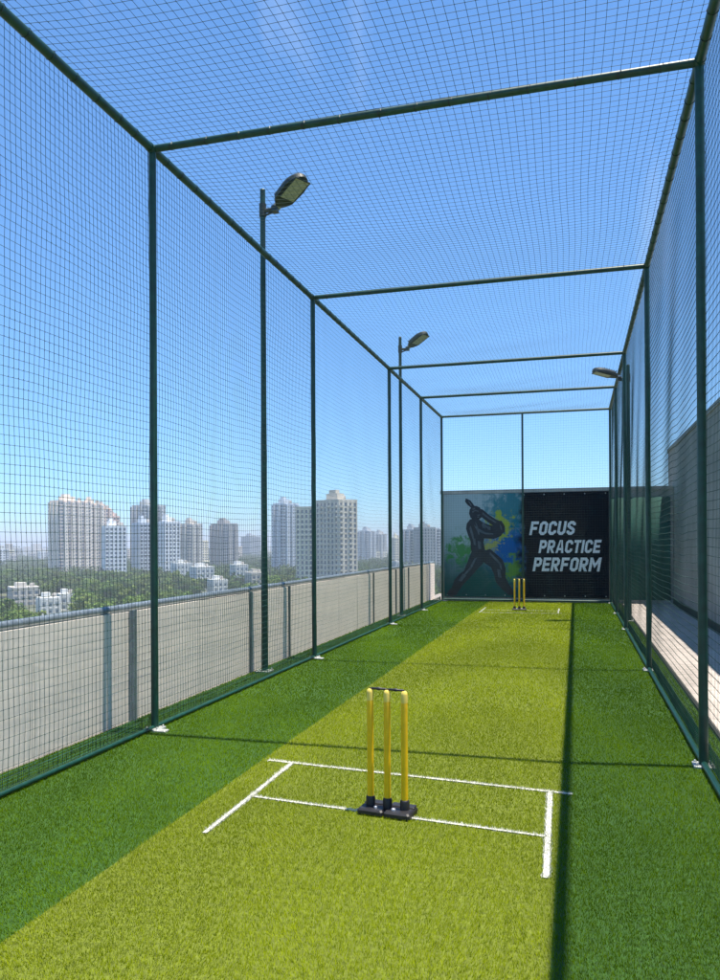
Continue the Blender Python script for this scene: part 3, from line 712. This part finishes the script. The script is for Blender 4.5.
tower('slender blue glass tower with pale vertical fins', 272, 297, 502, 720, .45, A_, BLUE, band=(.62, .66, .70), style='slit', bay=3.2)
tower('cream gridded apartment wing with square dark windows', 295, 320, 506, 470, .9, rad(62), CREAM, bay=3.2, singles=True, tank=False)
tower('large beige apartment tower with sunlit cream edge and grid of windows', 315, 357, 499, 455, .56, rad(42), (.56, .50, .41), band=(.66, .61, .51), bay=3.3, style='balcony', singles=True)
tower('hazy grey tower with stepped top far behind the trees', 358, 375, 530, 1100, .55, A_, GREY, style='slit', bay=4)
tower('hazy pale tower beside the stepped grey tower', 373, 387, 533, 1150, .4, A_, (.52, .52, .51), style='slit', bay=4)
tower('small cream tower between two thin cage posts', 391, 401, 537, 1000, .4, A_, CREAM, bay=3.6)
tower('teal glass tower with white corner fins', 403, 421, 529, 840, .55, A_, (.34, .42, .42), band=(.60, .62, .62), glass=GLASS2, style='slit', bay=3.4)
tower('dark green glass slab with roof pavilions near the banner', 415, 436, 527, 800, .3, rad(20), (.26, .32, .33), band=(.40, .44, .44), glass=GLASS2, bay=3.2)
tower('thin white end tower beside the dark glass slab', 435, 445, 528, 820, .4, A_, WHITE, style='slit', bay=2.6, tank=False)

# low houses among the trees
HOUSES = [(30, 56, 597, 355, 'white flat-roofed house close below the parapet, wider half'), (52, 72, 593, 372, 'white house with taller stair block close below the parapet'),
          (168, 190, 562, 560, 'long white building at the foot of the white blocks'), (186, 212, 566, 520, 'white stepped building in the trees with dark window row'),
          (228, 247, 564, 540, 'small white house with upper storey and blue windows'), (243, 264, 572, 500, 'low cream flat-roofed house by the first floodlight pole'),
          (-2, 34, 586, 420, 'long low pale roof among trees at the parapet side'),
          (205, 226, 579, 470, 'grey flat-roofed house between trees and white houses'), (392, 402, 561, 560, 'tiny white house seen between two cage posts')]
for (a, b, py, d, lab) in HOUSES:
    tower(lab, a, b, py, d, .4, rad(34), (.66, .66, .63) if 'white' in lab else (.52, .49, .43), bay=3.2, tank=('tiny' not in lab), wfrac=.3, name='house', cat='house', group='low houses among the trees')
# far low-rise sprawl along the horizon
k = 0
for i in range(84):
    px = random.uniform(-30, 450) if i > 34 else random.uniform(-30, 48)
    d = random.uniform(900, 2600); hgt = random.uniform(10, 27) if i > 34 else random.uniform(16, 34)
    w = random.uniform(14, 40)/d*771.6
    c = random.choice([PINK, CREAM, WHITE, (.55, .50, .44), (.50, .50, .50)])
    dd = d; zt = GZ+hgt; py = 541-(zt-EYE)/771.6*dd if False else 541-(zt-EYE)*771.6/dd
    tower('pale low-rise block in the distant sprawl on the skyline', px, px+w, py, d, random.uniform(.3, .6), rad(random.uniform(25, 50)), c, bay=5, tank=False, name='low_rise_block', cat='building', group='distant low-rise sprawl')

# trees: five crown shapes, copied
LEAF = [leaf_mat('foliage_'+str(i), c) for i, c in enumerate([(.100, .160, .032), (.125, .195, .038), (.082, .140, .032), (.140, .190, .045), (.105, .175, .030)])]
BARK = mat('bark', (.10, .075, .05), rough=.9, var=.3, scale=1.5)
def crown_mesh(i):
    r = np.random.default_rng(50+i); lobes = []
    hgt = [12, 14, 11, 15, 10][i]; rad_ = [5.2, 5.6, 6.2, 4.6, 4.8][i]
    for k in range(16):
        a = r.uniform(0, 6.283); q = rad_*.62*math.sqrt(r.uniform(0, 1)); z = hgt*r.uniform(.42, .88)
        lobes.append((q*math.cos(a), q*math.sin(a), z, rad_*r.uniform(.28, .46)))
    n = 1500; V = np.empty((n, 4, 3)); L = np.array(lobes)
    pick = r.integers(0, len(L), n); d = r.normal(size=(n, 3)); d /= np.linalg.norm(d, axis=1)[:, None]
    c = L[pick, :3]+d*(L[pick, 3]*r.uniform(.6, 1.05, n)**.6)[:, None]*np.array([1, 1, .8])
    nrm = d+r.normal(size=(n, 3))*.7; nrm /= np.linalg.norm(nrm, axis=1)[:, None]
    t = np.cross(nrm, r.normal(size=(n, 3))); t /= np.linalg.norm(t, axis=1)[:, None]; b = np.cross(nrm, t)
    s = r.uniform(.28, .62, n)[:, None]
    V[:, 0] = c-t*s; V[:, 1] = c-b*s*.7; V[:, 2] = c+t*s; V[:, 3] = c+b*s*.7
    return tri_mesh('crown', V.reshape(-1, 3), np.arange(4*n).reshape(-1, 4), LEAF[i]), hgt, lobes
CROWNS = [crown_mesh(i) for i in range(5)]
TRUNKS = []
for i in range(5):
    _, hgt, lobes = CROWNS[i]; m = MB(); m.tube((0, 0, 0), (.1, .05, hgt*.5), .32, 8, .2)
    for l in lobes[:6]: m.tube((.1, .05, hgt*random.uniform(.3, .48)), l[:3], .14, 6, .05)
    TRUNKS.append(m.mesh('trunk', BARK))
TLAB = ['round mid green broadleaf tree in the belt below the roof', 'tall bright green tree in the belt below the roof', 'broad dark green tree in the belt below the roof',
        'slim yellowish green tree in the belt below the roof', 'low bushy green tree in the belt below the roof']
def clear(px, d, w, hgt=14.0):
    for (a, b, py, hd, lab) in HOUSES:
        if a-w < px < b+w and d < hd+12:
            if d > hd-10 or 541+(EYE-GZ-hgt)*771.6/d < py+7: return False
    return True
cnt = 0; tries = 0; placed = []
while cnt < 296 and tries < 9000:
    tries += 1
    d = 225+330*random.random()**1.1; px = random.uniform(-30, 452)
    w = 5*771.6/d
    if not clear(px, d, w*.8): continue
    p = spot(px, d)
    if any((p.x-q[0])**2+(p.y-q[1])**2 < 6.8**2 for q in placed): continue
    # keep off the towers' footprints
    if (288 < px < 362 and d > 440 and d < 520) or (40 < px < 182 and d > 590): continue
    i = random.randrange(5); placed.append((p.x, p.y)); cnt += 1
    t = empty('tree', p, random.uniform(0, 6.28)); s = random.uniform(.85, 1.25); t.scale = (s, s, s*random.uniform(.9, 1.1))
    tag(t, TLAB[i], 'tree', 'trees of the green belt, '+['round', 'tall', 'broad', 'slim', 'low'][i])
    link_mesh('trunk', TRUNKS[i], t); link_mesh('crown', CROWNS[i][0], t)
# the far wood beyond, one mass
r = np.random.default_rng(3); cen = []
for _ in range(5200):
    d = 470+1100*r.uniform()**1.5; px = r.uniform(-60, 470); hh = r.uniform(8, 14)
    if not clear(px, d, 5*771.6/d, hh) or (288 < px < 362 and 440 < d < 520): continue
    p = spot(px, d); cen.append((p.x, p.y, GZ+hh*.62, r.uniform(4, 6.5), hh*.42))
C0 = np.array(cen); m_ = 34; n = len(C0)*m_; C0 = np.repeat(C0, m_, 0)
dd = r.normal(size=(n, 3)); dd[:, 2] = np.abs(dd[:, 2])-.25; dd /= np.linalg.norm(dd, axis=1)[:, None]
C = C0[:, :3]+dd*np.stack([C0[:, 3], C0[:, 3], C0[:, 4]], 1)*r.uniform(.75, 1.05, n)[:, None]
nr = dd+r.normal(size=(n, 3))*.6; nr /= np.linalg.norm(nr, axis=1)[:, None]
t_ = np.cross(nr, r.normal(size=(n, 3))); t_ /= np.linalg.norm(t_, axis=1)[:, None]; b_ = np.cross(nr, t_); q = r.uniform(.7, 1.5, n)[:, None]
V = np.stack([C-t_*q, C-b_*q*.7, C+t_*q, C+b_*q*.7], 1).reshape(-1, 3)
tag(link_mesh('far_wood', tri_mesh('far_wood', V, np.arange(4*n).reshape(-1, 4), LEAF[2])), 'far green wood spreading between the distant towers', 'wood', kind='stuff')

# ------------------------------------------------------------------ the hazy air
hz = bpy.data.materials.new('haze_air'); hz.use_nodes = True; ht = hz.node_tree; ht.nodes.clear()
ho = ht.nodes.new('ShaderNodeOutputMaterial'); pv = ht.nodes.new('ShaderNodeVolumePrincipled')
pv.inputs['Color'].default_value = (.80, .88, 1.0, 1); pv.inputs['Density'].default_value = .00038; pv.inputs['Anisotropy'].default_value = 0.0
ht.links.new(pv.outputs['Volume'], ho.inputs['Volume'])
mb = MB(); mb.box(-9100, 9100, -9100, 9100, GZ-1.0, 62.0)
tag(mb.build('haze', hz), 'thin pale haze in the air over the city', 'haze', kind='stuff')
